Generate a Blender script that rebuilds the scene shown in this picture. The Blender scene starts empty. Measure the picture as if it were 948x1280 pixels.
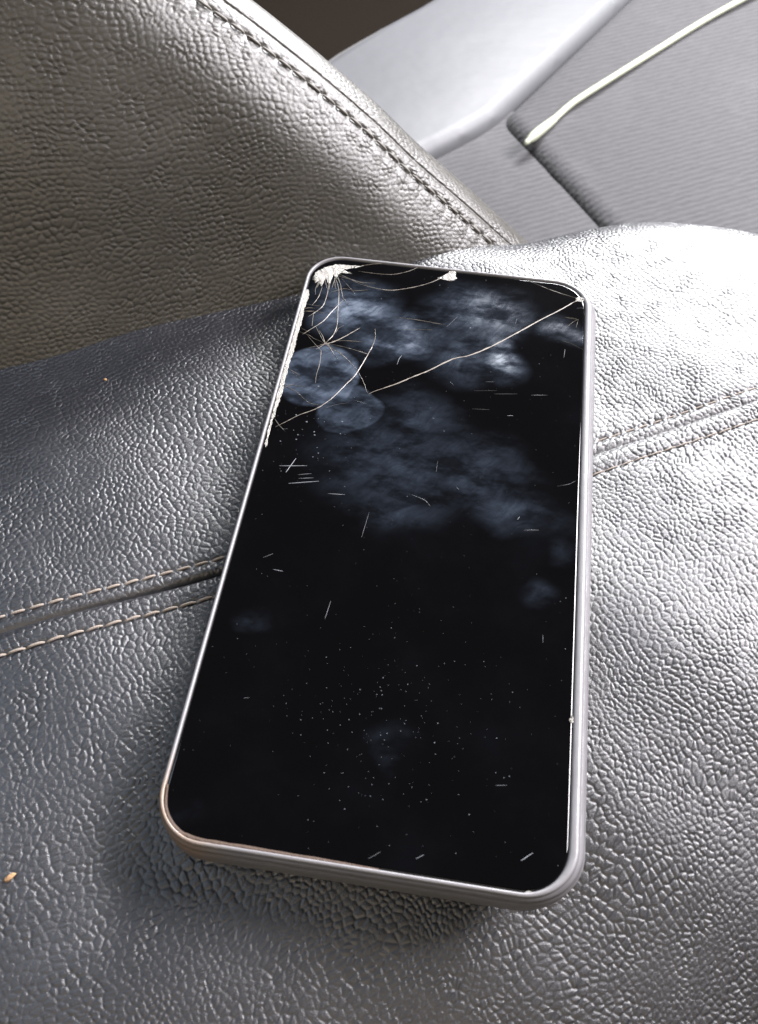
import bpy, bmesh, math, random
import numpy as np
from mathutils import Vector, Matrix

# ------------------------------------------------------------------ camera, world, lamps, exposure
scene = bpy.context.scene
col = scene.collection
R = math.radians

cam_d = bpy.data.cameras.new('camera')
cam = bpy.data.objects.new('camera', cam_d); col.objects.link(cam)
cam.matrix_world = Matrix((( 0.98896, -0.12959,  0.07180,  0.0073),
                           ( 0.14760,  0.81996, -0.55307, -0.1160),
                           ( 0.01280,  0.55756,  0.83004,  0.1693),
                           (0, 0, 0, 1)))
cam_d.sensor_fit = 'HORIZONTAL'; cam_d.sensor_width = 36.0
cam_d.lens = 1122.0 / 948.0 * 36.0
cam_d.clip_start = 0.01; cam_d.clip_end = 50
cam_d.dof.use_dof = True; cam_d.dof.focus_distance = 0.225; cam_d.dof.aperture_fstop = 42
scene.camera = cam

world = bpy.data.worlds.new('World'); scene.world = world; world.use_nodes = True
bg = world.node_tree.nodes['Background']
bg.inputs[0].default_value = (0.80, 0.86, 1.0, 1); bg.inputs[1].default_value = 0.05

def area(name, loc, target, sx, sy, power, color):
    d = bpy.data.lights.new(name, 'AREA'); d.shape = 'RECTANGLE'
    d.size = sx; d.size_y = sy; d.energy = power; d.color = color
    o = bpy.data.objects.new(name, d); col.objects.link(o)
    o.location = loc
    o.rotation_euler = (Vector(target) - Vector(loc)).to_track_quat('-Z', 'Y').to_euler()
    return o
# daylight through the car's windows
area('rear_window_light', (0.29, 1.13, 0.60), (0.06, 0.09, 0), 0.42, 0.30, 54, (0.98, 0.98, 1.0))
area('side_window_light', (0.98, 0.58, 0.80), (0.04, 0.03, 0), 0.70, 0.50, 74, (1.0, 0.955, 0.99))
area('door_window_light', (-0.62, -0.10, 0.98), (-0.05, 0.0, 0), 0.75, 0.45, 5.5, (0.70, 0.83, 1.0))
area('windscreen_light', (0.15, -1.1, 0.95), (0, 0.1, 0), 1.1, 0.5, 9, (1.0, 0.83, 0.62))

scene.view_settings.view_transform = 'Standard'
scene.view_settings.look = 'None'
scene.view_settings.exposure = 0.10
scene.view_settings.gamma = 1.0
scene.view_settings.use_curve_mapping = False
scene.render.engine = 'CYCLES'
scene.cycles.use_denoising = True
scene.cycles.max_bounces = 8

# ------------------------------------------------------------------ measured tables (mm on the glass, metres elsewhere)
CRACKS = [
 (0.38,[(38.86,74.68),(36.37,73.9),(34.4,72.49),(31.02,69.05),(26.72,65.15),(22.04,60.54),(17.45,56.01),(12.91,51.89),(8.39,48.5),(4.26,46.51),(-1.04,41.82),(-5.39,38.55),(-8.38,36.17),(-13.95,32.45),(-15.18,31.33)]),
 (0.22,[(1.1,79.35),(-1.24,77.06),(-4.99,73.8),(-9.78,71.15),(-15.16,69.3),(-20.33,69.64),(-24.09,70.67),(-27.48,72.37)]),
 (0.18,[(-7.87,80.57),(-10.67,78.03),(-13.56,76.33),(-16.55,75.46),(-21.2,75.3),(-24.87,75.47)]),
 (0.15,[(-8.94,80.79),(-14.16,80.7),(-20.25,79.31),(-24.22,77.89)]),
 (0.2,[(-30.82,72.2),(-28.86,66.91),(-27.87,59.8),(-27.03,53.6),(-27.58,49.72),(-28.83,47.15)]),
 (0.2,[(-32.12,69.35),(-31.74,64.97),(-32.04,60.56),(-33.55,57.81),(-35.17,55.77)]),
 (0.15,[(-33.61,67.62),(-33.87,63.52),(-34.99,60.08)]),
 (0.22,[(-27,63.55),(-29.21,58.87),(-30.96,54.7),(-33.77,51.12),(-35.36,49.14)]),
 (0.32,[(-20.88,53.91),(-23.8,50.68),(-26.33,48.23),(-28.29,46.9),(-30.14,46.26)]),
 (0.25,[(-16.96,54.2),(-16.4,50.52),(-16.99,46.38),(-16.73,47.49),(-17.92,42.67),(-19.44,37.24),(-21.23,33.78),(-23.69,29.03),(-25.93,25.92),(-27.9,24.09),(-30.76,22.14),(-33.48,19.62),(-35.78,17.48)]),
 (0.2,[(-32.21,52.06),(-30.27,49.63),(-28.77,46.82),(-26.22,44.89),(-24.41,43.92),(-21.57,41.42),(-19.51,39.16)]),
 (0.15,[(-34.41,49.3),(-31.92,46.64),(-29.77,44.31),(-29.48,43.76),(-29.04,39.56),(-29.17,35.67),(-28.87,32.87)]),
 (0.18,[(-28.53,46.86),(-24.56,46.49),(-21.02,45.73),(-17.48,44.84),(-17.51,44.71)]),
 (0.15,[(-11.73,59.24),(-7.25,59.26),(-2.24,58.89),(1.26,58.55)]),
 (0.12,[(-8.71,55.19),(-1.93,56.16)]),
 (0.15,[(-28.93,71.76),(-24.44,66.53)]),
 (0.14,[(-34.04,57.73),(-33.55,52.54)]),
 (0.14,[(-30.97,65.83),(-27.73,67.84),(-24.12,67.69),(-21.18,68.54)]),
 (0.12,[(-19.23,38.88),(-17.28,35.68),(-15.46,31.59)]),
 (0.2,[(18.54,81.07),(21.98,79.35),(26.15,77.41),(30.27,75.85),(35.35,74.47)]),
 (0.14,[(-27.28,48.07),(-23.46,48.69),(-19.59,48.98)]),
 (0.14,[(-29.01,46.78),(-30.02,48.31),(-32.52,52.36)]),
 (0.14,[(-28.29,46.9),(-26.58,44.16),(-24.71,41.83)]),
 (0.14,[(-36.27,36.45),(-33.31,34.88)]),
 (0.14,[(-36.79,30.96),(-33.15,29.37),(-29.26,26.3),(-25.93,25.92)]),
 (0.12,[(31.92,57.68),(34.35,57.05),(37.52,55.35)]),
]
SCRATCHES = [
 (0.3,[(-32.44,6.08),(-25.98,7.11)]),
 (0.3,[(-30.54,4.47),(-29,8.85)]),
 (0.2,[(-27.62,4.22),(-24.48,5.05)]),
 (0.22,[(-27.2,3.21),(-23.82,3.9)]),
 (0.32,[(-29.25,1.43),(-22.36,3.16)]),
 (0.25,[(-19.6,0.03),(-15.75,0.32)]),
 (0.2,[(-1.21,2.83),(1.02,2.24),(2.83,1.48),(4.06,0.11)]),
 (0.2,[(-9.47,42.4),(-9.26,44.39),(-8.73,45.8)]),
 (0.2,[(-18.54,28.94),(-14.67,28.03)]),
 (0.12,[(-24.86,25.19),(-22.8,26.61),(-19.52,27.86)]),
 (0.12,[(10.81,36.74),(16.45,37.65)]),
 (0.14,[(15.91,36.46),(21.54,37.37)]),
 (0.2,[(25.01,37.5),(29.08,38.16)]),
 (0.14,[(10.72,30.7),(15.06,31.15)]),
 (0.25,[(19.52,29.97),(21.07,30.06)]),
 (0.16,[(4.54,38.73),(5.62,37.62)]),
 (0.16,[(13.39,40.16),(15.6,40.51)]),
 (0.16,[(25.48,-2.9),(28.86,-2.36)]),
 (0.22,[(23.9,-0.39),(24.42,0.53)]),
 (0.1,[(4.2,13.19),(4.24,10.19)]),
 (0.16,[(9.37,6.57),(10.05,5.73)]),
 (0.12,[(-10.18,-10.56),(-9.87,-7.1),(-9.55,-3.58)]),
 (0.14,[(25.47,-3.16),(29.01,-2.49)]),
 (0.16,[(32.57,10.43),(35.25,11.47),(36.69,12.63)]),
 (0.15,[(32.71,51.65),(32.83,54.63)]),
 (0.25,[(-27.86,-21.68),(-25.63,-21.83)]),
 (0.15,[(-14.13,-27.42),(-14.61,-31.78)]),
 (0.15,[(-30.65,-19.06),(-28.72,-17.73)]),
 (0.14,[(30.99,-28.41),(31.08,-30.23)]),
 (0.14,[(1.89,-78.06),(3.84,-76.58)]),
 (0.2,[(10.38,-76.77),(11.71,-75.87)]),
 (0.3,[(29.19,-74.25),(31.25,-72.55)]),
 (0.14,[(23.55,-61.35),(25.78,-61.01)]),
 (0.15,[(-27.41,-51.6),(-26.28,-51.25)]),
 (0.12,[(-2.43,58.65),(0.54,58.64)]),
 (0.12,[(1.61,57.91),(4.14,62.18)]),
 (0.12,[(19.51,61.86),(19.86,64.03)]),
 (0.15,[(32.69,51.77),(32.88,54.79)]),
 (0.12,[(35.45,70.49),(37.68,71.07)]),
]
CHIPS_GLARE = [
 [(-36.66,70.11),(-36.47,73.18),(-34.28,75.46),(-31.45,77.24),(-29.36,77.27),(-23.68,77.82),(-27.06,76.11),(-29.02,75.32),(-26.21,74.1),(-29.82,73.89),(-30.34,71.53),(-31.46,72.86),(-31.96,69.01),(-33.28,71.42),(-33.83,67.43),(-35.08,69.99),(-35.73,68.76)],
 [(-2.9,76.03),(-1.5,77.4),(0.33,79.61),(2,81.04),(2.05,77.98),(2.42,76.9),(1.27,75.58),(-0.04,75.74),(-1.36,76.05)],
 [(35.13,73.34),(35.35,74.62),(36.34,75),(38.85,74.9),(39.11,74.35),(37.13,73.3)],
 [(36.91,-46.2),(37.31,-45.7),(37.58,-44.77),(37.91,-46.05),(37.77,-46.95),(37.1,-46.83)],
 [(29.86,-79.7),(30.97,-79.13),(32.39,-79.32),(31.44,-80)],
 [(-37.27,65.97),(-36.48,64.2),(-36.69,58.54),(-36.48,53.1),(-36.54,48.04),(-36.48,42.55),(-36.6,38.01),(-36.62,34.12),(-36.42,29.27),(-36.61,24.48),(-36.89,19.27),(-36.83,14.49),(-36.61,10.83),(-37.2,11.71),(-37.5,24.86),(-37.63,38.96),(-37.64,53.51),(-37.91,65.87)],  # window glare on the left glass edge, painted as a pale strip
]
SMUDGES = [
 (-27.85,35.54,9.3,10.6,0,0.62,0),
 (-18.92,26.27,8.7,7.3,15,0.36,0),
 (-22.69,61.76,11.2,9.4,-20,0.95,1),
 (-11.9,52.93,10.1,8.3,-15,0.9,1),
 (-1.02,55.58,11.6,6.6,-10,0.22,1),
 (10.9,64.46,12.9,10.6,10,0.6,1),
 (16.88,49.76,6.2,7.5,10,0.9,1),
 (8.11,48.34,12.4,8.6,15,0.3,1),
 (-2.63,26.29,10.8,6.7,-5,0.24,1),
 (-4.52,11.11,18.0,15.2,-10,0.21,1),
 (12.49,11.44,13.2,10.8,-20,0.2,1),
 (-2.68,-2.41,10.9,4.9,0,0.2,1),
 (22.53,1.58,11.0,5.4,-10,0.25,1),
 (29.33,-17.93,3.8,2.8,25,0.16,2),
 (-29.57,-34.11,3.7,2.3,0,0.1,2),
 (3.39,-56.25,3.7,5.5,0,0.07,1),
 (31.24,62.32,5.5,4.8,0,0.35,1),
 (-32.98,-75.65,3.8,2.1,0,0.08,2),
 (34.28,-7.36,3.2,3.4,0,0.1,2),
]
FABRIC_PANEL = [(0.0081, 0.4785), (0.0488, 0.4212), (0.0849, 0.3666), (0.106, 0.3322), (0.3213, 0.3496), (0.4326, 0.8417), (0.1613, 0.7928)]
FABRIC_WEDGE = [(-0.0444, 0.4356), (-0.0249, 0.4615), (0.0174, 0.5066), (0.0546, 0.4431), (0.1226, 0.3394), (0.0607, 0.2737), (0.0123, 0.2928)]
BOLSTER = [(-0.1398, 0.4986), (-0.0995, 0.447), (-0.0496, 0.4085), (-0.0117, 0.4495), (0.0079, 0.474), (0.0485, 0.5571), (0.0932, 0.647), (0.1558, 0.7747), (0.0134, 0.7566), (-0.0618, 0.6211), (-0.0938, 0.5762)]
BOLSTER_PIPE = [(-0.134, 0.4932), (-0.1202, 0.5213), (-0.111, 0.5374), (-0.0891, 0.5699), (-0.0572, 0.6143), (0.0195, 0.7486)]
CABLE = [(0.029, 0.4413), (0.0371, 0.4547), (0.0463, 0.4714), (0.0546, 0.4875), (0.0633, 0.4999), (0.0847, 0.5283), (0.1204, 0.577), (0.1588, 0.627), (0.1925, 0.6653), (0.2355, 0.7151), (0.2929, 0.8017)]

random.seed(7); rng = np.random.default_rng(7)

# ------------------------------------------------------------------ helpers
def tag(o, label=None, cat=None, group=None, kind=None):
    for k, v in (('label', label), ('category', cat), ('group', group), ('kind', kind)):
        if v: o[k] = v
    return o

def empty(name, loc):
    o = bpy.data.objects.new(name, None); col.objects.link(o); o.location = loc
    o.empty_display_size = 0.02
    return o

def link(name, me, mat=None, parent=None, smooth=True):
    if mat and not me.materials: me.materials.append(mat)
    if smooth: me.polygons.foreach_set('use_smooth', [True] * len(me.polygons))
    o = bpy.data.objects.new(name, me); col.objects.link(o)
    if parent is not None:
        o.parent = parent
        # parents stand unrotated, so the offset is a plain translation
        w = Vector((0, 0, 0)); p = parent
        while p is not None: w += p.location; p = p.parent
        o.location = -w
    return o

def mesh(name, verts, faces, uvs=None):
    me = bpy.data.meshes.new(name)
    me.from_pydata([tuple(map(float, v)) for v in verts], [], faces)
    if uvs is not None:
        ul = me.uv_layers.new(name='UVMap')
        idx = np.empty(len(me.loops), dtype=np.int32); me.loops.foreach_get('vertex_index', idx)
        ul.data.foreach_set('uv', np.asarray(uvs, dtype=np.float32)[idx].ravel())
    me.update()
    return me

def grid_mesh(name, V, UV):
    nv_, nu_ = V.shape[:2]; me = bpy.data.meshes.new(name)
    idx = np.arange(nv_*nu_, dtype=np.int32).reshape(nv_, nu_)
    q = np.stack([idx[:-1, :-1], idx[:-1, 1:], idx[1:, 1:], idx[1:, :-1]], -1).reshape(-1, 4)
    me.vertices.add(nv_*nu_); me.vertices.foreach_set('co', V.astype(np.float32).ravel())
    me.loops.add(q.size); me.loops.foreach_set('vertex_index', q.ravel())
    me.polygons.add(len(q)); me.polygons.foreach_set('loop_start', np.arange(0, q.size, 4, dtype=np.int32))
    me.update(calc_edges=True)
    ul = me.uv_layers.new(name='UVMap'); ul.data.foreach_set('uv', UV.reshape(-1, 2).astype(np.float32)[q.ravel()].ravel())
    me.validate(); return me

def vnoise(x, y, seed):
    tb = np.random.default_rng(seed).random((64, 64))
    xi = np.floor(x).astype(int); yi = np.floor(y).astype(int); fx = x - xi; fy = y - yi
    fx = fx*fx*(3-2*fx); fy = fy*fy*(3-2*fy); g = lambda a, c: tb[a % 64, c % 64]
    return (g(xi, yi)*(1-fx) + g(xi+1, yi)*fx)*(1-fy) + (g(xi, yi+1)*(1-fx) + g(xi+1, yi+1)*fx)*fy - .5

def grain(u, v, cell, rot, stretch, seed, depth):
    """pebbled hide: rounded cells parted by grooves of uneven depth; u, v in metres, returns metres"""
    u = u*1000; v = v*1000
    a = u + 5.0*vnoise(u/17, v/17, seed) + 1.0*vnoise(u/5.5, v/5.5, seed+1) + .12*vnoise(u/2, v/2, seed+2)
    c = v + 5.0*vnoise(u/17, v/17, seed+3) + 1.0*vnoise(u/5.5, v/5.5, seed+4) + .12*vnoise(u/2, v/2, seed+5)
    x = (a*math.cos(rot) + c*math.sin(rot))/(cell*stretch); y = (-a*math.sin(rot) + c*math.cos(rot))/cell
    r = np.random.default_rng(seed+9); J = .5 + np.array([.86, .66])*(r.random((128, 128, 2)) - .5); Hc = r.random((128, 128))
    xi = np.floor(x).astype(int); yi = np.floor(y).astype(int)
    best = np.full(x.shape, 9.); bx = np.zeros_like(x); by = np.zeros_like(x); bh = np.zeros_like(x)
    for i in (-1, 0, 1):
        for j in (-1, 0, 1):
            q = J[(xi+i) % 128, (yi+j) % 128]; dx = xi + i + q[..., 0] - x; dy = yi + j + q[..., 1] - y; d = dx*dx + dy*dy
            m = d < best; best = np.where(m, d, best); bx = np.where(m, dx, bx); by = np.where(m, dy, by); bh = np.where(m, Hc[(xi+i) % 128, (yi+j) % 128], bh)
    e = np.full(x.shape, 9.)
    for i in (-2, -1, 0, 1, 2):
        for j in (-2, -1, 0, 1, 2):
            q = J[(xi+i) % 128, (yi+j) % 128]; dx = xi + i + q[..., 0] - x; dy = yi + j + q[..., 1] - y
            ex = dx - bx; ey = dy - by; L = np.sqrt(ex*ex + ey*ey)
            d = np.where(L > 1e-5, (.5*(bx+dx)*ex + .5*(by+dy)*ey)/np.maximum(L, 1e-5), 9.); e = np.minimum(e, d)
    groove = np.exp(-(e/.095)**2)
    deep = np.clip(.85 + 1.5*vnoise(u/3.1, v/3.1, seed+6) + .8*vnoise(u/23, v/23, seed+7), .6, 1.6)
    h = -1.35*groove*deep + .13*(1 - np.minimum(best, .5)/.5) + .08*(bh - .5) + .06*vnoise(u/.9, v/.9, seed+8)
    return h*depth*.001

def grid_faces(nu, nv, wrap=False):
    f = []
    for j in range(nv - 1):
        for i in range(nu if wrap else nu - 1):
            k = (i + 1) % nu
            f.append((j*nu+i, j*nu+k, (j+1)*nu+k, (j+1)*nu+i))
    return f

def smoothstep(a, b, x):
    t = np.clip((x - a) / (b - a), 0, 1); return t*t*(3-2*t)

def tube(name, pts, radii, n=8, mat=None, parent=None, flat=1.0):
    pts = [Vector(p) for p in pts]; vs = []; fs = []
    for i, p in enumerate(pts):
        d = (pts[min(i+1, len(pts)-1)] - pts[max(i-1, 0)]).normalized()
        a = d.cross(Vector((0, 0, 1)))
        a = a.normalized() if a.length > 1e-6 else Vector((1, 0, 0)); b = a.cross(d).normalized()
        for k in range(n):
            t = 2*math.pi*k/n
            vs.append(p + a*math.cos(t)*radii[i] + b*math.sin(t)*radii[i]*flat)
    fs = [tuple(reversed(q)) for q in grid_faces(n, len(pts), True)]
    fs.append(tuple(range(n))); fs.append(tuple(reversed(range((len(pts)-1)*n, len(pts)*n))))
    return link(name, mesh(name, vs, fs), mat, parent)

def spline(pts, m):
    """Catmull-Rom through pts, m samples per span"""
    P = [np.array(p, float) for p in pts]; P = [2*P[0]-P[1]] + P + [2*P[-1]-P[-2]]; out = []
    for i in range(1, len(P)-2):
        for k in range(m):
            t = k/m
            out.append(.5*((2*P[i]) + (-P[i-1]+P[i+1])*t + (2*P[i-1]-5*P[i]+4*P[i+1]-P[i+2])*t*t + (-P[i-1]+3*P[i]-3*P[i+1]+P[i+2])*t**3))
    out.append(P[-2]); return out

# ------------------------------------------------------------------ materials
class NT:
    def __init__(s, name):
        s.m = bpy.data.materials.new(name); s.m.use_nodes = True
        s.t = s.m.node_tree; s.b = s.t.nodes['Principled BSDF']; s.out = s.t.nodes['Material Output']
    def n(s, kind, **kw):
        x = s.t.nodes.new(kind)
        for k, v in kw.items(): setattr(x, k, v)
        return x
    def l(s, a, b): s.t.links.new(a, b)
    def val(s, sock, v):
        if hasattr(v, 'is_output') or isinstance(v, bpy.types.NodeSocket): s.l(v, sock)
        else: sock.default_value = v
    def math(s, op, a, b=0.0, c=0.0, clamp=False):
        x = s.n('ShaderNodeMath', operation=op, use_clamp=clamp)
        for i, v in enumerate((a, b, c)): s.val(x.inputs[i], v)
        return x.outputs[0]
    def vmath(s, op, a, b=None, sc=None):
        x = s.n('ShaderNodeVectorMath', operation=op); s.val(x.inputs[0], a)
        if b is not None: s.val(x.inputs[1], b)
        if sc is not None: s.val(x.inputs['Scale'], sc)
        return x.outputs[0]
    def noise(s, vec, scale, detail=2, rough=.5, color=False):
        x = s.n('ShaderNodeTexNoise'); s.l(vec, x.inputs['Vector']); x.inputs['Scale'].default_value = scale
        x.inputs['Detail'].default_value = detail; x.inputs['Roughness'].default_value = rough
        return x.outputs['Color' if color else 'Fac']
    def voro(s, vec, scale, feature='DISTANCE_TO_EDGE', dims='2D', rnd=1.0):
        x = s.n('ShaderNodeTexVoronoi', feature=feature, voronoi_dimensions=dims)
        s.l(vec, x.inputs['Vector']); x.inputs['Scale'].default_value = scale; x.inputs['Randomness'].default_value = rnd
        return x.outputs['Distance']
    def remap(s, v, a, b, c=0., d=1., interp='SMOOTHSTEP'):
        x = s.n('ShaderNodeMapRange', interpolation_type=interp); s.val(x.inputs['Value'], v)
        for k, q in (('From Min', a), ('From Max', b), ('To Min', c), ('To Max', d)): s.val(x.inputs[k], q)
        return x.outputs[0]
    def mapping(s, vec, rot=0., scale=(1, 1, 1), loc=(0, 0, 0)):
        x = s.n('ShaderNodeMapping'); s.l(vec, x.inputs['Vector'])
        x.inputs['Rotation'].default_value = (0, 0, rot); x.inputs['Scale'].default_value = scale; x.inputs['Location'].default_value = loc
        return x.outputs[0]
    def mixc(s, f, a, b):
        x = s.n('ShaderNodeMix', data_type='RGBA')
        s.val(x.inputs['Factor'], f)
        s.val(x.inputs[6], a if not isinstance(a, tuple) else (*a, 1)); s.val(x.inputs[7], b if not isinstance(b, tuple) else (*b, 1))
        return x.outputs[2]
    def bump(s, h, dist, strength=1.0, normal=None):
        x = s.n('ShaderNodeBump'); x.inputs['Distance'].default_value = dist; x.inputs['Strength'].default_value = strength
        s.l(h, x.inputs['Height'])
        if normal is not None: s.l(normal, x.inputs['Normal'])
        return x.outputs[0]
    def set(s, **kw):
        for k, v in kw.items():
            s.val(s.b.inputs[k], (*v, 1) if isinstance(v, tuple) and len(v) == 3 else v)
        return s

def leather(name, base, rough, spec=.5):
    """hide: fine pores and uneven gloss only, the pebbles themselves are geometry"""
    s = NT(name)
    tc = s.n('ShaderNodeTexCoord')
    mm = s.vmath('SCALE', tc.outputs['UV'], sc=1000.0)
    fine = s.noise(mm, 3.2, 5, .7)
    pores = s.remap(s.voro(mm, 2.2, 'F1'), .0, .35)
    h = s.math('ADD', s.math('MULTIPLY', fine, .7), s.math('MULTIPLY', pores, .3))
    dust = s.remap(s.noise(mm, .05, 5, .65), .42, .75)
    c = s.mixc(s.math('MULTIPLY', dust, .5), base, tuple(min(1, x*1.5 + .010) for x in base))
    r = s.remap(s.noise(mm, .9, 5, .7), .3, .7, rough - .07, rough + .10)
    s.set(**{'Base Color': c, 'Roughness': r, 'Specular IOR Level': spec})
    s.l(s.bump(h, .00009), s.b.inputs['Normal'])
    return s.m

def simple(name, color, rough=.5, metal=0., spec=.5, trans=0., bump=None, vary=.0, coat=0., scale=800.):
    s = NT(name)
    tc = s.n('ShaderNodeTexCoord').outputs['Object']
    nz = s.noise(tc, scale, 4, .6)
    c = s.mixc(nz, tuple(x*(1-vary) for x in color), tuple(min(1, x*(1+vary)) for x in color)) if vary else color
    s.set(**{'Base Color': c, 'Roughness': rough, 'Metallic': metal, 'Specular IOR Level': spec, 'Transmission Weight': trans, 'Coat Weight': coat})
    if bump: s.l(s.bump(nz, bump), s.b.inputs['Normal'])
    return s.m

M_cushion = leather('black_grained_leather', (.0065, .0068, .0090), .405, .75)
M_back = leather('backrest_leather', (.019, .0172, .0132), .40, .56)
M_thread = simple('tan_thread', (.17, .142, .118), .8, vary=.25, bump=.0002, scale=3000)
M_thread_dark = simple('grey_thread', (.12, .11, .10), .8, vary=.25, bump=.0002, scale=3000)
M_crack = simple('crack_glass', (.19, .17, .145), .35, vary=.65, scale=1500)
M_scratch = simple('scratched_glass', (.13, .14, .155), .5, vary=.3, scale=1500)
M_chip_glare = simple('crushed_glass_glare', (.23, .22, .20), .2, vary=.55, bump=.0005, scale=2600)  # colours the broken chips and the painted glare strip
M_dust = simple('dust_speck', (.07, .08, .09), .9)
M_frame = simple('phone_frame_metal', (.42, .41, .43), .3, 1.0)
M_grime = simple('brown_grime', (.035, .018, .009), .7, vary=.5, bump=.0002, scale=1500)
M_cable = simple('cable_rubber', (.27, .285, .215), .6, vary=.06, scale=300)
M_crumb = simple('crumb', (.24, .14, .065), .8, vary=.3, bump=.0004, scale=1200)
M_carpet = simple('carpet', (.009, .0065, .0045), .95, vary=.4, bump=.002, scale=500, spec=.08)
M_vinyl = simple('silver_grey_vinyl', (.078, .080, .085), .55, vary=.08, bump=.002, scale=9, spec=.3)

M_piping = simple('piping_cord', (.07, .07, .07), .8, vary=.2, spec=.2)
def fabric():
    s = NT('grey_ribbed_fabric')
    tc = s.n('ShaderNodeTexCoord').outputs['Object']
    wv = s.n('ShaderNodeTexWave', wave_type='BANDS', bands_direction='X'); 
    s.l(s.mapping(tc, R(58), (1, 1, 1)), wv.inputs['Vector'])
    wv.inputs['Scale'].default_value = 66; wv.inputs['Distortion'].default_value = 2.5; wv.inputs['Detail'].default_value = 2; wv.inputs['Detail Scale'].default_value = 2.0
    st = s.noise(s.mapping(s.mapping(tc, R(58)), 0, (1, .2, 1)), 420, 3, .6)
    big = s.noise(tc, 9, 3)
    k = s.math('ADD', s.math('MULTIPLY', wv.outputs['Fac'], .33), s.math('MULTIPLY', st, .67))
    c = s.mixc(k, (.023, .0226, .0242), (.060, .0588, .062))
    c = s.mixc(s.remap(big, .45, .75, 0, .4), c, (.085, .084, .086))
    s.set(**{'Base Color': c, 'Roughness': .85, 'Sheen Weight': .04, 'Specular IOR Level': .25})
    s.l(s.bump(k, .0011), s.b.inputs['Normal'])
    return s.m
M_fabric = fabric()

def screen_glass():
    s = NT('black_screen_glass')
    tc = s.n('ShaderNodeTexCoord').outputs['Object']
    mm = s.vmath('SCALE', tc, sc=1000.0)
    warp = s.vmath('SCALE', s.vmath('SUBTRACT', s.noise(mm, .06, 2.0, .4, True), (.5, .5, .5)), sc=14.0)
    pw = s.vmath('ADD', mm, warp)
    warp0 = s.vmath('SCALE', s.vmath('SUBTRACT', s.noise(mm, .12, 1.0, .4, True), (.5, .5, .5)), sc=6.0)
    p0 = s.vmath('ADD', mm, warp0)
    streak = s.noise(s.mapping(s.mapping(p0, R(-50)), 0, (.16, 1.0, 1)), .8, 5, .65)
    wisp = s.noise(s.mapping(mm, R(-20), (.6, 1.2, 1)), .12, 4, .6)
    ridg = s.noise(s.mapping(s.mapping(mm, R(35)), 0, (.25, 1.0, 1)), 2.6, 3, .6)
    tot = None
    for (cx, cy, rx, ry, ang, st, kind) in SMUDGES:
        src = pw if kind == 1 else p0
        x = s.n('ShaderNodeMapping', vector_type='TEXTURE'); s.l(src, x.inputs['Vector'])
        x.inputs['Location'].default_value = (cx, cy, 0); x.inputs['Rotation'].default_value = (0, 0, R(ang)); x.inputs['Scale'].default_value = (rx, ry, 1000)
        d = s.n('ShaderNodeVectorMath', operation='LENGTH'); s.l(x.outputs[0], d.inputs[0])
        if kind == 0:    # a press mark: crisp outer edge, thinner in the middle
            f = s.remap(d.outputs['Value'], 1.08, .92, 0, st)
            f = s.math('MULTIPLY', f, s.remap(d.outputs['Value'], .2, .95, .8, 1.0))
        else:
            f = s.remap(d.outputs['Value'], 1.5, -.1, 0, st)
        tot = f if tot is None else s.math('MAXIMUM', tot, f)
    f = s.math('MULTIPLY', tot, s.remap(s.noise(mm, .22, 4, .6), .32, .62, .75, 1.05))
    f = s.math('MULTIPLY', f, s.remap(streak, .34, .68, .68, 1.05))
    f = s.math('MULTIPLY', f, s.remap(wisp, .36, .60, .2, 1.15))
    f = s.math('MULTIPLY', f, s.remap(ridg, .30, .70, .9, 1.03))
    film = s.remap(s.noise(mm, .05, 4, .6), .4, .8, .0, .012)
    f = s.math('ADD', f, film)
    s.set(**{'Base Color': s.mixc(s.math("MULTIPLY", f, .20), (.0009, .0008, .0009), (.24, .32, .46)),
             'Roughness': s.remap(f, 0, 1, .05, .42, 'LINEAR'), 'Specular IOR Level': .45})
    return s.m
M_screen = screen_glass()

def case_mat():
    s = NT('clear_grey_case')
    tc = s.n('ShaderNodeTexCoord').outputs['Object']
    d = s.n('ShaderNodeVectorMath', operation='DISTANCE'); s.l(tc, d.inputs[0]); d.inputs[1].default_value = (-.0375, -.0775, -.004)
    y = s.math('MULTIPLY', s.remap(d.outputs['Value'], .017, .005), s.remap(s.noise(tc, 260, 3), .25, .6, .55, 1.0))
    nz = s.noise(s.mapping(tc, 0, (1, 1, 9)), 160, 4, .6)
    c = s.mixc(nz, (.075, .073, .078), (.15, .147, .154))
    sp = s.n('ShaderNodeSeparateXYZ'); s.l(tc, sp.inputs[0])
    c = s.mixc(s.remap(sp.outputs[2], -.0003, .0001, 0, .12), c, (.30, .296, .30))  # reflection on the top lip painted in as a lighter tone
    c = s.mixc(s.math('MULTIPLY', y, .6), c, (.17, .10, .045))
    s.set(**{'Base Color': c, 'Roughness': .36, 'IOR': 1.45})
    s.l(s.bump(nz, .00012), s.b.inputs['Normal'])
    return s.m
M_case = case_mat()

# ------------------------------------------------------------------ the setting: the floor far below the seats
fl = link('car_floor', mesh('car_floor', [(-1.2, -.6, -.36), (1.4, -.6, -.36), (1.4, 1.6, -.36), (-1.2, 1.6, -.36)], [(0, 1, 2, 3)]), M_carpet)
tag(fl, kind='structure')

# ------------------------------------------------------------------ the leather seat: its own frame is turned 29.6 degrees
TH = R(29.6); S = np.array([math.cos(TH), math.sin(TH), 0]); T = np.array([-math.sin(TH), math.cos(TH), 0]); Z = np.array([0, 0, 1.])
def stz(s, t, z): return S*s + T*t + Z*z

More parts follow.
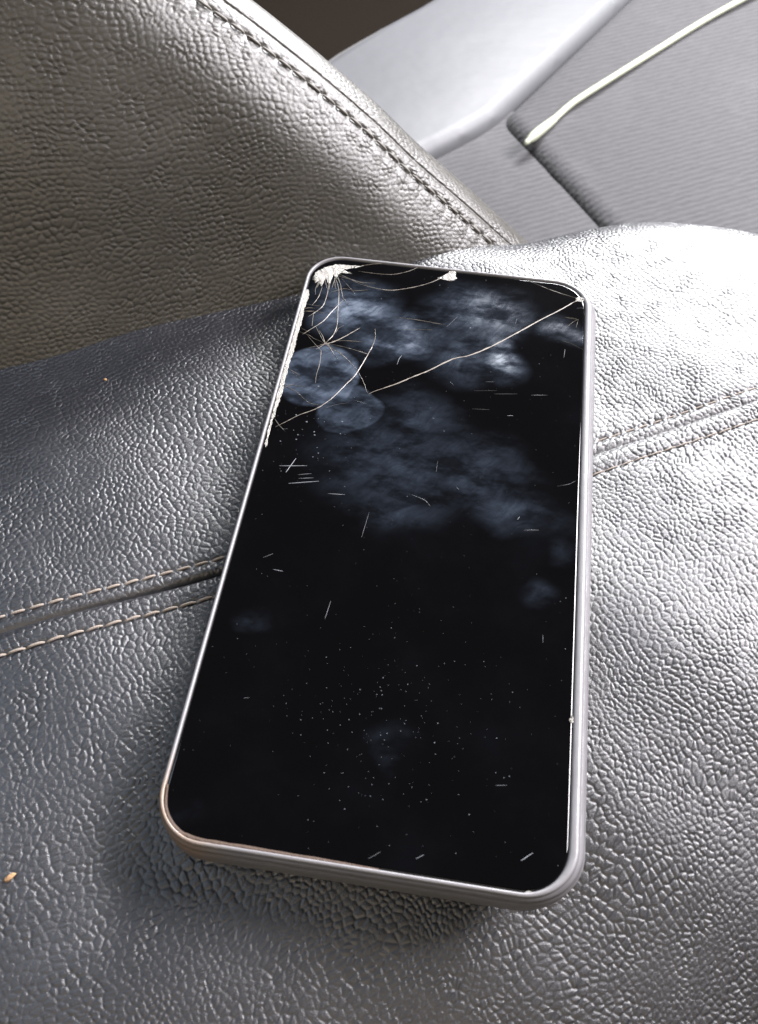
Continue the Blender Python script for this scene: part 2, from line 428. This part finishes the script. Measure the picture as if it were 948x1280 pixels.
seat = tag(empty('leather_car_seat', (0.0, 0.0, -0.12)),
           'black grained leather car seat with stitched cushion seam, carrying the cracked phone', 'car seat')
SEAM = .0053
def cushion_z(s, t):
    s = np.asarray(s, float); t = np.asarray(t, float)
    z = np.full(np.broadcast(s, t).shape, -.0113)
    # front of the cushion falls away
    z = z - 2.3*np.maximum(0, -(t + .022))**2
    # far corner rolls over
    te = .071 - .30*np.maximum(0, s - .10)*smoothstep(.08, .17, s) - .045*smoothstep(.11, .24, s) + .020*smoothstep(.085, .015, s)
    d = np.maximum(0, t - te); Rr = .032
    z = z - np.where(d < Rr*.94, Rr - np.sqrt(np.maximum(1e-9, Rr**2 - np.minimum(d, Rr*.94)**2)), Rr*.659 + (d - Rr*.94)*2.6)
    # the leather dips under the phone's weight and lifts around it
    x = s*math.cos(TH) - t*math.sin(TH); y = s*math.sin(TH) + t*math.cos(TH)
    e = np.hypot(np.maximum(0, np.abs(x) - .040), np.maximum(0, np.abs(y) - .082))
    z = z + (.0016 + .0036*smoothstep(.03, -.03, x))*(1 - np.exp(-(e/.030)**1.6))*np.exp(-(e/.085)**2)*smoothstep(.088, .045, t)
    # right edge rolls too
    d2 = np.maximum(0, s - .19); z = z - 9*d2**2
    # seam: a groove between two pillowed strips, pulled in along each row of stitches
    u = t - SEAM
    z = z - .0014*np.exp(-np.abs(u)/.00034)*(.25 + .75*smoothstep(.03, -.03, s))*(.5 + .9*smoothstep(-.095, -.045, s)) - .0002*np.exp(-(u/.004)**2)
    for r0 in (.0039, -.0054):
        z = z - .00055*np.exp(-((u - r0)/.0007)**2)*(0.75 + .25*np.cos(2*np.pi*s/.0041))
    z = z + .00040*np.exp(-((u - .0018)/.0010)**2) + .00035*np.exp(-((u + .0022)/.0014)**2)
    # soft unevenness of the padding
    z = z + .0005*np.sin(s*61 + 1.3)*np.sin(t*47 + .4) + .00025*np.sin(s*130 + t*90)
    return z - .0003
def spaced(a, b, fine_at, fine, coarse, half):
    out = [a]
    while out[-1] < b:
        out.append(out[-1] + (fine if abs(out[-1] - fine_at) < half else coarse))
    return np.array(out)
def graded(a, b, f0, f1, fine, coarse):
    return np.r_[np.arange(a, f0, coarse), np.arange(f0, f1, fine), np.arange(f1, b, coarse)]
us = graded(-.20, .26, -.108, .154, .00024, .002); ts = graded(-.20, .145, -.124, .097, .000235, .002)
SS, TT = np.meshgrid(us, ts); ZZ = cushion_z(SS, TT)
# arc length across t keeps the grain from stretching on the rolled edges
Zs = ZZ[:, len(us)//2]; Zs = ZZ.mean(1)
AT = np.broadcast_to(np.r_[0, np.cumsum(np.hypot(np.diff(ts), np.diff(Zs)))][:, None], ZZ.shape)
near = np.exp(-((TT - SEAM)/.0006)**2)
ZZ = ZZ + grain(SS, AT, 1.38, R(16), 1.2, 11, .165)*(1 - .5*near)
V = SS[..., None]*S + TT[..., None]*T + ZZ[..., None]*Z
cushion = link('seat_cushion', grid_mesh('seat_cushion', V, np.stack([SS, AT], -1)), M_cushion, seat)

# stitches: one short arched thread each
def stitch_mesh(L, r):
    n = 7; k = 6; vs = []
    for i in range(n):
        a = -1 + 2*i/(n-1); x = a*L/2; zz = r*.5 - r*1.9*abs(a)**3; q = r*(1 - .35*abs(a)**4)
        for j in range(k):
            t = 2*math.pi*j/k; vs.append((x, q*math.cos(t)*1.1, zz + q*math.sin(t)))
    fs = grid_faces(k, n, True); fs.append(tuple(reversed(range(k)))); fs.append(tuple(range((n-1)*k, n*k)))
    return mesh('stitch', vs, fs)
st_me = stitch_mesh(.0040, .00033); st_me.materials.append(M_thread)
st_me.polygons.foreach_set('use_smooth', [True]*len(st_me.polygons))
for r0 in (.0039, -.0054):
    s = -.108 + (.0018 if r0 > 0 else 0)
    while s < .135:
        p = stz(s, SEAM + r0, 0)
        if not (abs(p[0]) < .036 and abs(p[1]) < .075):
            z = float(cushion_z(s, SEAM + r0)); z1 = float(cushion_z(s + .001, SEAM + r0)); z0 = float(cushion_z(s - .001, SEAM + r0))
            o = bpy.data.objects.new('stitch', st_me); col.objects.link(o); o.parent = cushion
            o.location = Vector((p[0], p[1], z + (.00016 if s < 0 else .00004)))
            o.rotation_euler = (0, 0, TH + random.uniform(-.05, .05) + R(3.5))
            if s > 0: o.scale = (1, .6, .55)
        s += .0041*random.uniform(.97, 1.03)

# ------------------------------------------------------------------ backrest bolster: flat face, rolled rim
B = R(60); UP = math.cos(B)*T + math.sin(B)*Z; NB = -math.sin(B)*T + math.cos(B)*Z; O = T*.088 + Z*(-.0115)
RIM = [(-0.0553, 0.1198), (-0.0309, 0.0976), (-0.0065, 0.0754), (0.0013, 0.0683), (0.0102, 0.0596), (0.0195, 0.0501), (0.0318, 0.0368), (0.0424, 0.0240), (0.0567, 0.0083), (0.0650, -0.0011), (0.0743, -0.0116), (0.0835, -0.0221), (0.0928, -0.0326)]
rim = np.array(spline(RIM, 8))
# arc-length resample
seg = np.r_[0, np.cumsum(np.hypot(*np.diff(rim, axis=0).T))]
v = np.arange(0, seg[-1], .00036); rim = np.stack([np.interp(v, seg, rim[:, 0]), np.interp(v, seg, rim[:, 1])], -1)
ker = np.hanning(121); ker /= ker.sum()
tan = np.gradient(rim, axis=0); tan = np.stack([np.convolve(np.pad(tan[:, i], 60, 'edge'), ker, 'valid') for i in (0, 1)], -1)
tan /= np.linalg.norm(tan, axis=1)[:, None]; outw = np.stack([-tan[:, 1], tan[:, 0]], -1)
if outw[len(outw)//2].sum() < 0: outw = -outw
def section():
    """arc-length samples across the rim: w (in plane, outward), n (along the face normal), a (arc)"""
    w, n, a = [-.19], [0.], -.19
    ww, nn = -.19, 0.
    arcs = [-.19]
    while a < .075:
        step = .0022 if a < -.128 else (.00036 if a < -.004 else (.00028 if a < .009 else .0005))
        ph = R(28)*smoothstep(-.025, -.001, a) + R(18)*smoothstep(.002, .006, a) + R(80)*smoothstep(.005, .030, a)
        ww += math.cos(ph)*step; nn -= math.sin(ph)*step; a += step
        w.append(ww); n.append(nn); arcs.append(a)
    w = np.array(w); n = np.array(n); arcs = np.array(arcs)
    i0 = int(np.argmin(abs(arcs))); w -= w[i0]; n -= n[0]
    return w, n, arcs
w, n, arc = section()
PITCH = .0049
nv = len(v); na = len(arc)
W2 = np.broadcast_to(w, (nv, na)); N2 = np.broadcast_to(n, (nv, na)).copy(); A2 = np.broadcast_to(arc, (nv, na)); V2 = np.broadcast_to(v[:, None], (nv, na))
# stitched row pulls the leather into scallops; a fold line runs beside it
g = np.exp(-(A2/.0009)**2); N2 -= .0006*g*(.55 + .45*np.cos(2*np.pi*V2/PITCH))
N2 += .00026*np.exp(-((A2 + .0032)/.0018)**2)*np.abs(np.sin(np.pi*V2/PITCH))
N2 -= .0005*np.exp(-((A2 - .0046)/.0005)**2) + .0004*np.exp(-((A2 - .0046)/.0016)**2)
N2 += .0006*np.sin(V2*70 + A2*40)*smoothstep(-.01, -.05, A2)
Pb = rim[:, None, :] + outw[:, None, :]*W2[..., None]
N2 += .0015*np.exp(-((A2 + .055)/.04)**2)*smoothstep(.01, .05, Pb[..., 1])
N2 += grain(A2 + .3, V2, 1.50, R(52), 1.30, 41, .16)*(1 - .6*np.exp(-((A2 - .0046)/.0008)**2))
Vb = O + Pb[..., :1]*S + Pb[..., 1:]*UP + N2[..., None]*NB
bm_me = grid_mesh('backrest', Vb, np.stack([A2, V2], -1))
bm = bmesh.new(); bm.from_mesh(bm_me)
bmesh.ops.bisect_plane(bm, geom=bm.verts[:] + bm.edges[:] + bm.faces[:], plane_co=(0, 0, -.06), plane_no=(0, 0, 1), clear_inner=True)
bm.to_mesh(bm_me); bm.free()
backrest = link('backrest', bm_me, M_back, seat)
# make the face look outward
c = sum((Vector(p.normal)*p.area for p in backrest.data.polygons[:500]), Vector())
if c.dot(Vector(NB)) < 0: backrest.data.flip_normals()
sb_me = stitch_mesh(.0040, .00034); sb_me.materials.append(M_thread_dark)
sb_me.polygons.foreach_set('use_smooth', [True]*len(sb_me.polygons))
i_s = int(np.argmin(abs(arc)))
vv = PITCH*.5
while vv < v[-1] - .02:
    k = int(round(vv/.00036)); q = Vector(Vb[k, i_s]) + Vector(NB)*.00035
    if q.z > -.016 and k + 2 < nv:
        d = Vector(Vb[k+2, i_s] - Vb[k-2, i_s]).normalized(); d = d - d.dot(Vector(NB))*Vector(NB); d.normalize()
        nb = Vector(NB); m = Matrix((d, nb.cross(d), nb)).transposed()
        o = bpy.data.objects.new('stitch', sb_me); col.objects.link(o); o.parent = backrest
        o.location = q; o.rotation_euler = m.to_euler()
    vv += PITCH

# ------------------------------------------------------------------ the seat behind: fabric pads and a rolled vinyl bolster
rear = tag(empty('fabric_car_seat', (.10, .55, -.30)),
           'grey ribbed fabric car seat with silver vinyl bolster, beyond the leather seat', 'car seat')
def pad(name, poly, ztop, depth, bev, mat, parent, seg=6, puff=0.):
    bm = bmesh.new(); vs = [bm.verts.new((x, y, ztop)) for x, y in poly]
    f = bm.faces.new(vs)
    if f.normal.z < 0: f.normal_flip()
    bm.normal_update()
    if bm.faces[:][0].normal.z < 0: bmesh.ops.reverse_faces(bm, faces=bm.faces[:])
    ex = bmesh.ops.extrude_face_region(bm, geom=bm.faces[:])
    low = [g_ for g_ in ex['geom'] if isinstance(g_, bmesh.types.BMVert)]
    # the extruded copy becomes the top, the first face the base
    for q in low: q.co.z = ztop
    for q in vs: q.co.z = ztop - depth
    bmesh.ops.recalc_face_normals(bm, faces=bm.faces[:])
    top = [e for e in bm.edges if all(abs(q.co.z - ztop) < 1e-6 for q in e.verts)]
    side = [e for e in bm.edges if abs(e.verts[0].co.z - e.verts[1].co.z) > depth*.5]
    bmesh.ops.bevel(bm, geom=top + side, offset=bev, segments=seg, profile=.5, affect='EDGES', clamp_overlap=True)
    me = bpy.data.meshes.new(name); bm.to_mesh(me); bm.free()
    o = link(name, me, mat, parent)
    return o
pad('fabric_cushion', FABRIC_PANEL, -.20, .12, .016, M_fabric, rear)
pad('side_pad', FABRIC_WEDGE, -.207, .10, .006, M_fabric, rear)
bol = pad('vinyl_bolster', BOLSTER, -.196, .13, .012, M_vinyl, rear)
pp = spline([(x, y, -.198) for x, y in BOLSTER_PIPE], 6)
tube('piping', pp, [.0011]*len(pp), 8, M_piping, bol)

cab = tag(empty('charging_cable', (CABLE[0][0], CABLE[0][1], -.2)), 'thin pale greenish-white cable lying across the grey fabric seat', 'cable')
cp = spline([(x, y, -.1965 + .0008*math.sin(i*1.7)) for i, (x, y) in enumerate(CABLE)], 6)
tube('cord', cp[12:], [.0023]*len(cp[12:]), 10, M_cable, cab)
tube('connector', cp[:14], [.0014, .0019, .0021, .0030, .0033, .0034, .0034, .0034, .0033, .0032, .0031, .0029, .0028, .0026], 10, M_cable, cab)

# ------------------------------------------------------------------ the phone
phone = tag(empty('smartphone', (0, 0, -.0115)), 'black smartphone with cracked smudged screen in a clear grey case', 'phone')
HW, HH, RC = .03775, .0796, .0088
def rounded(o_l, o_r, o_b, o_t, n=14, rc=RC):
    """outline of the glass pushed out by different amounts on each side"""
    pts = []
    for (sx, sy, a0) in ((1, 1, 0), (-1, 1, 90), (-1, -1, 180), (1, -1, 270)):
        for i in range(n + 1):
            a = R(a0 + 90*i/n); cx, cy = math.cos(a), math.sin(a)
            ox = o_r if cx > 0 else o_l; oy = o_t if cy > 0 else o_b
            pts.append((sx*(HW - rc) + cx*(rc + ox), sy*(HH - rc) + cy*(rc + oy)))
    return pts
def loft(name, rings, mat, parent, cap0=True, cap1=True):
    n = len(rings[0]); vs = [p for r in rings for p in r]; fs = grid_faces(n, len(rings), True)
    if cap0: fs.append(tuple(reversed(range(n))))
    if cap1: fs.append(tuple(range((len(rings)-1)*n, len(rings)*n)))
    return link(name, mesh(name, vs, fs), mat, parent)
def ring(o, z, **k): return [(x, y, z) for x, y in rounded(*((o,)*4 if not isinstance(o, tuple) else o), **k)]
mmr = lambda L, **k: [ring(tuple(q*.001 for q in o) if isinstance(o, tuple) else o*.001, z*.001, **k) for o, z in L]

screen = loft('screen', mmr([(-.05, -1.2), (-.05, -.30), (-.10, -.15), (-.25, -.04), (-.5, 0.0)]), M_screen, phone)
for p in screen.data.polygons: p.use_smooth = len(p.vertices) == 4
loft('frame', mmr([(-.3, -9.0), (.25, -8.6), (.45, -7), (.45, -2.0), (.30, -1.3), (.02, -1.22)]), M_frame, phone)
E_ = lambda l, r, b, t: (l, r, b, t)
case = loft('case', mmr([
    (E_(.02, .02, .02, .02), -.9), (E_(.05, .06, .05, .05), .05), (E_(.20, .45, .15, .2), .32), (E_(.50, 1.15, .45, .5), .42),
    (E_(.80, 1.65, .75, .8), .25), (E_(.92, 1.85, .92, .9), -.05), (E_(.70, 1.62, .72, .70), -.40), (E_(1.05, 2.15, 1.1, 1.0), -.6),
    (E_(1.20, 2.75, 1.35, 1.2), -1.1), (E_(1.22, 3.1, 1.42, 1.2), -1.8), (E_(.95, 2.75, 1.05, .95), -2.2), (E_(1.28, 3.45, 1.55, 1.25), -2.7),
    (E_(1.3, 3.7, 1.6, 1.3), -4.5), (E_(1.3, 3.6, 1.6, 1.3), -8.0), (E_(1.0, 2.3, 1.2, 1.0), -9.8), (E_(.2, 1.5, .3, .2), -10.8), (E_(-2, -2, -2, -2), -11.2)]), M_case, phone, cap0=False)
# grime caught between glass and case at the lower left
gp = [(x, y, .0001) for x, y in spline([(-.0376, -.0705), (-.0366, -.0750), (-.0335, -.0784), (-.0290, -.0795), (-.02, -.0796), (-.008, -.0796), (.004, -.0797)], 6)]
tube('grime', gp, [.0001 + .00042*math.sin(math.pi*min(1, (i+1)/len(gp)*.93 + .03))**.6*random.uniform(.8, 1.1) for i in range(len(gp))], 6, M_grime, phone, .5)

# cracks and scratches: thin raised ridges of broken glass
def ridge(name, pts, wid, mat, parent, hgt=.00005, jag=.12):
    P = spline([(x*.001, y*.001) for x, y in pts], 5) if len(pts) > 2 else [np.array(pts[0])*.001*(1-k/4) + np.array(pts[1])*.001*k/4 for k in range(5)]
    n_ = len(P); vs = []; fs = []
    for i, p in enumerate(P):
        d = P[min(i+1, n_-1)] - P[max(i-1, 0)]; d = d/np.linalg.norm(d); q = np.array([-d[1], d[0]])
        e = math.sin(math.pi*(i+.6)/(n_+.2))**.45; hw = wid*.0005*e*random.uniform(1-jag*3, 1+jag*2)
        p = p + q*random.uniform(-1, 1)*wid*.001*jag
        vs += [(*(p + q*hw), .00002), (*p, hgt + .00003), (*(p - q*hw), .00002)]
    for i in range(n_-1):
        a = 3*i; fs += [(a, a+1, a+4, a+3), (a+1, a+2, a+5, a+4), (a+2, a, a+3, a+5)]
    fs += [(0, 2, 1), (3*n_-3, 3*n_-2, 3*n_-1)]
    return link(name, mesh(name, vs, fs), mat, parent, smooth=False)
for wdt, pts in CRACKS: ridge('crack', pts, wdt*.85, M_crack, screen)
for wdt, pts in SCRATCHES: ridge('scratch', pts, wdt*.5, M_scratch, screen, .00003, .06)
# chips: crumbled facets; the last outline is edge glare painted in pale glass
def chip_glare(poly, rough_z=.00042):
    P = np.array(poly)*.001; c = P.mean(0)
    e = []
    for i in range(len(P)):
        a, b = P[i], P[(i+1) % len(P)]; m = max(2, int(np.linalg.norm(b-a)/.00045))
        for k in range(m): e.append(a + (b-a)*k/m + np.array([random.uniform(-1, 1), random.uniform(-1, 1)])*.00016)
    bm = bmesh.new(); vs = [bm.verts.new((*q, .00002)) for q in e]
    f = bm.faces.new(vs)
    r = bmesh.ops.triangulate(bm, faces=[f])
    bmesh.ops.subdivide_edges(bm, edges=bm.edges[:], cuts=1, use_grid_fill=True)
    bm.verts.ensure_lookup_table()
    for q in bm.verts:
        if not q.is_boundary: q.co.z += random.uniform(.00002, rough_z); q.co.x += random.uniform(-1, 1)*.00008; q.co.y += random.uniform(-1, 1)*.00008
    bmesh.ops.recalc_face_normals(bm, faces=bm.faces[:])
    if sum(f_.normal.z for f_ in bm.faces) < 0: bmesh.ops.reverse_faces(bm, faces=bm.faces[:])
    me = bpy.data.meshes.new('chip_glare'); bm.to_mesh(me); bm.free()
    link('chip_glare', me, M_chip_glare, screen, smooth=False)
for i, poly in enumerate(CHIPS_GLARE): chip_glare(poly, (.00004) if i == 5 else .00035)
# fine secondary cracks that branch from the two impact points
def wander(x, y, ang, length, wid):
    pts = [(x, y)]; n_ = max(3, int(length/1.6))
    for k in range(n_):
        ang += random.gauss(0, .16); x += math.cos(ang)*length/n_; y += math.sin(ang)*length/n_
        if abs(x) > 37.0 or abs(y) > 78.8: break
        pts.append((x, y))
    if len(pts) > 2: ridge('crack', pts, wid, M_crack, screen)
for k in range(11): wander(-32.5 + random.uniform(-2, 2), 73.5 + random.uniform(-2, 1.5), R(random.uniform(-105, -5)), random.uniform(4, 14), random.uniform(.07, .14))
for k in range(5): wander(-29.2 + random.uniform(-.6, .6), 46.8 + random.uniform(-.6, .6), R(random.uniform(0, 360)), random.uniform(3, 9), random.uniform(.07, .13))
for k in range(9): wander(-36.6, random.uniform(14, 62), R(random.uniform(-50, 50)), random.uniform(2, 6), random.uniform(.07, .12))
for k in range(4): wander(36.0, 66.2, R(random.uniform(150, 260)), random.uniform(2, 6), .08)

# dust on the glass: nobody could count it
vs, fs = [], []
def speck(x, y, r):
    b = len(vs); k = 6; a0 = random.random()*6; e = random.uniform(.5, 1)
    for i in range(k):
        a = a0 + 2*math.pi*i/k; q = r*random.uniform(.7, 1.2); vs.append((x + q*math.cos(a), y + q*e*math.sin(a), .00002))
    vs.append((x, y, .00002 + r*.5))
    for i in range(k): fs.append((b+i, b+(i+1) % k, b+k))
for i in range(420):
    x = random.uniform(-.0365, .0365); y = random.uniform(-.078, .078)
    speck(x, y, .00003 + .00006*random.random()**3 + (.00008 if random.random() < .03 else 0))
for i in range(190):
    x = random.gauss(.0005, .010); y = random.gauss(-.051, .0095)
    if abs(x) < .036 and abs(y) < .078: speck(x, y, .00005 + .00008*random.random()**2)
for i in range(60):
    x = random.gauss(-.027, .006); y = random.gauss(.018, .008)
    if abs(x) < .036: speck(x, y, .00006 + .0002*random.random()**3)
for x, y, r in ((.0017, .0262, .0002), (.0047, .0226, .00018), (.0078, .0585, .0002), (-.002, .0735, .00016), (.0265, .0485, .00015)): speck(x, y, r)
tag(link('dust', mesh('dust', vs, fs), M_dust, screen), kind='stuff')

# ------------------------------------------------------------------ crumbs on the seat
def crumb(s_xy, size, rz, label, mat, seedv):
    rnd = random.Random(seedv); bm = bmesh.new(); bmesh.ops.create_icosphere(bm, subdivisions=2, radius=1)
    for q in bm.verts: q.co = Vector((q.co.x*size[0], q.co.y*size[1], q.co.z*size[2]))*rnd.uniform(.8, 1.15)
    me = bpy.data.meshes.new('crumb'); bm.to_mesh(me); bm.free()
    o = link('crumb', me, mat)
    p = np.array([*s_xy, 0]); z = float(cushion_z(p @ S, p @ T)); o.location = (s_xy[0], s_xy[1], z + size[2]*.8); o.rotation_euler = (0, 0, rz)
    tag(o, label, 'crumb')
crumb((-.0648, -.0893), (.0013, .0006, .0004), R(50), 'long tan crumb on the leather below the phone\'s yellowed corner', M_crumb, 1)
crumb((-.0866, .0344), (.0005, .0004, .0003), 0, 'tiny tan crumb on the leather between the seam and the backrest', M_crumb, 2)
crumb((-.0509, .0740), (.0004, .0004, .0003), 0, 'tiny pale crumb in the crease at the foot of the backrest', M_crumb, 3)
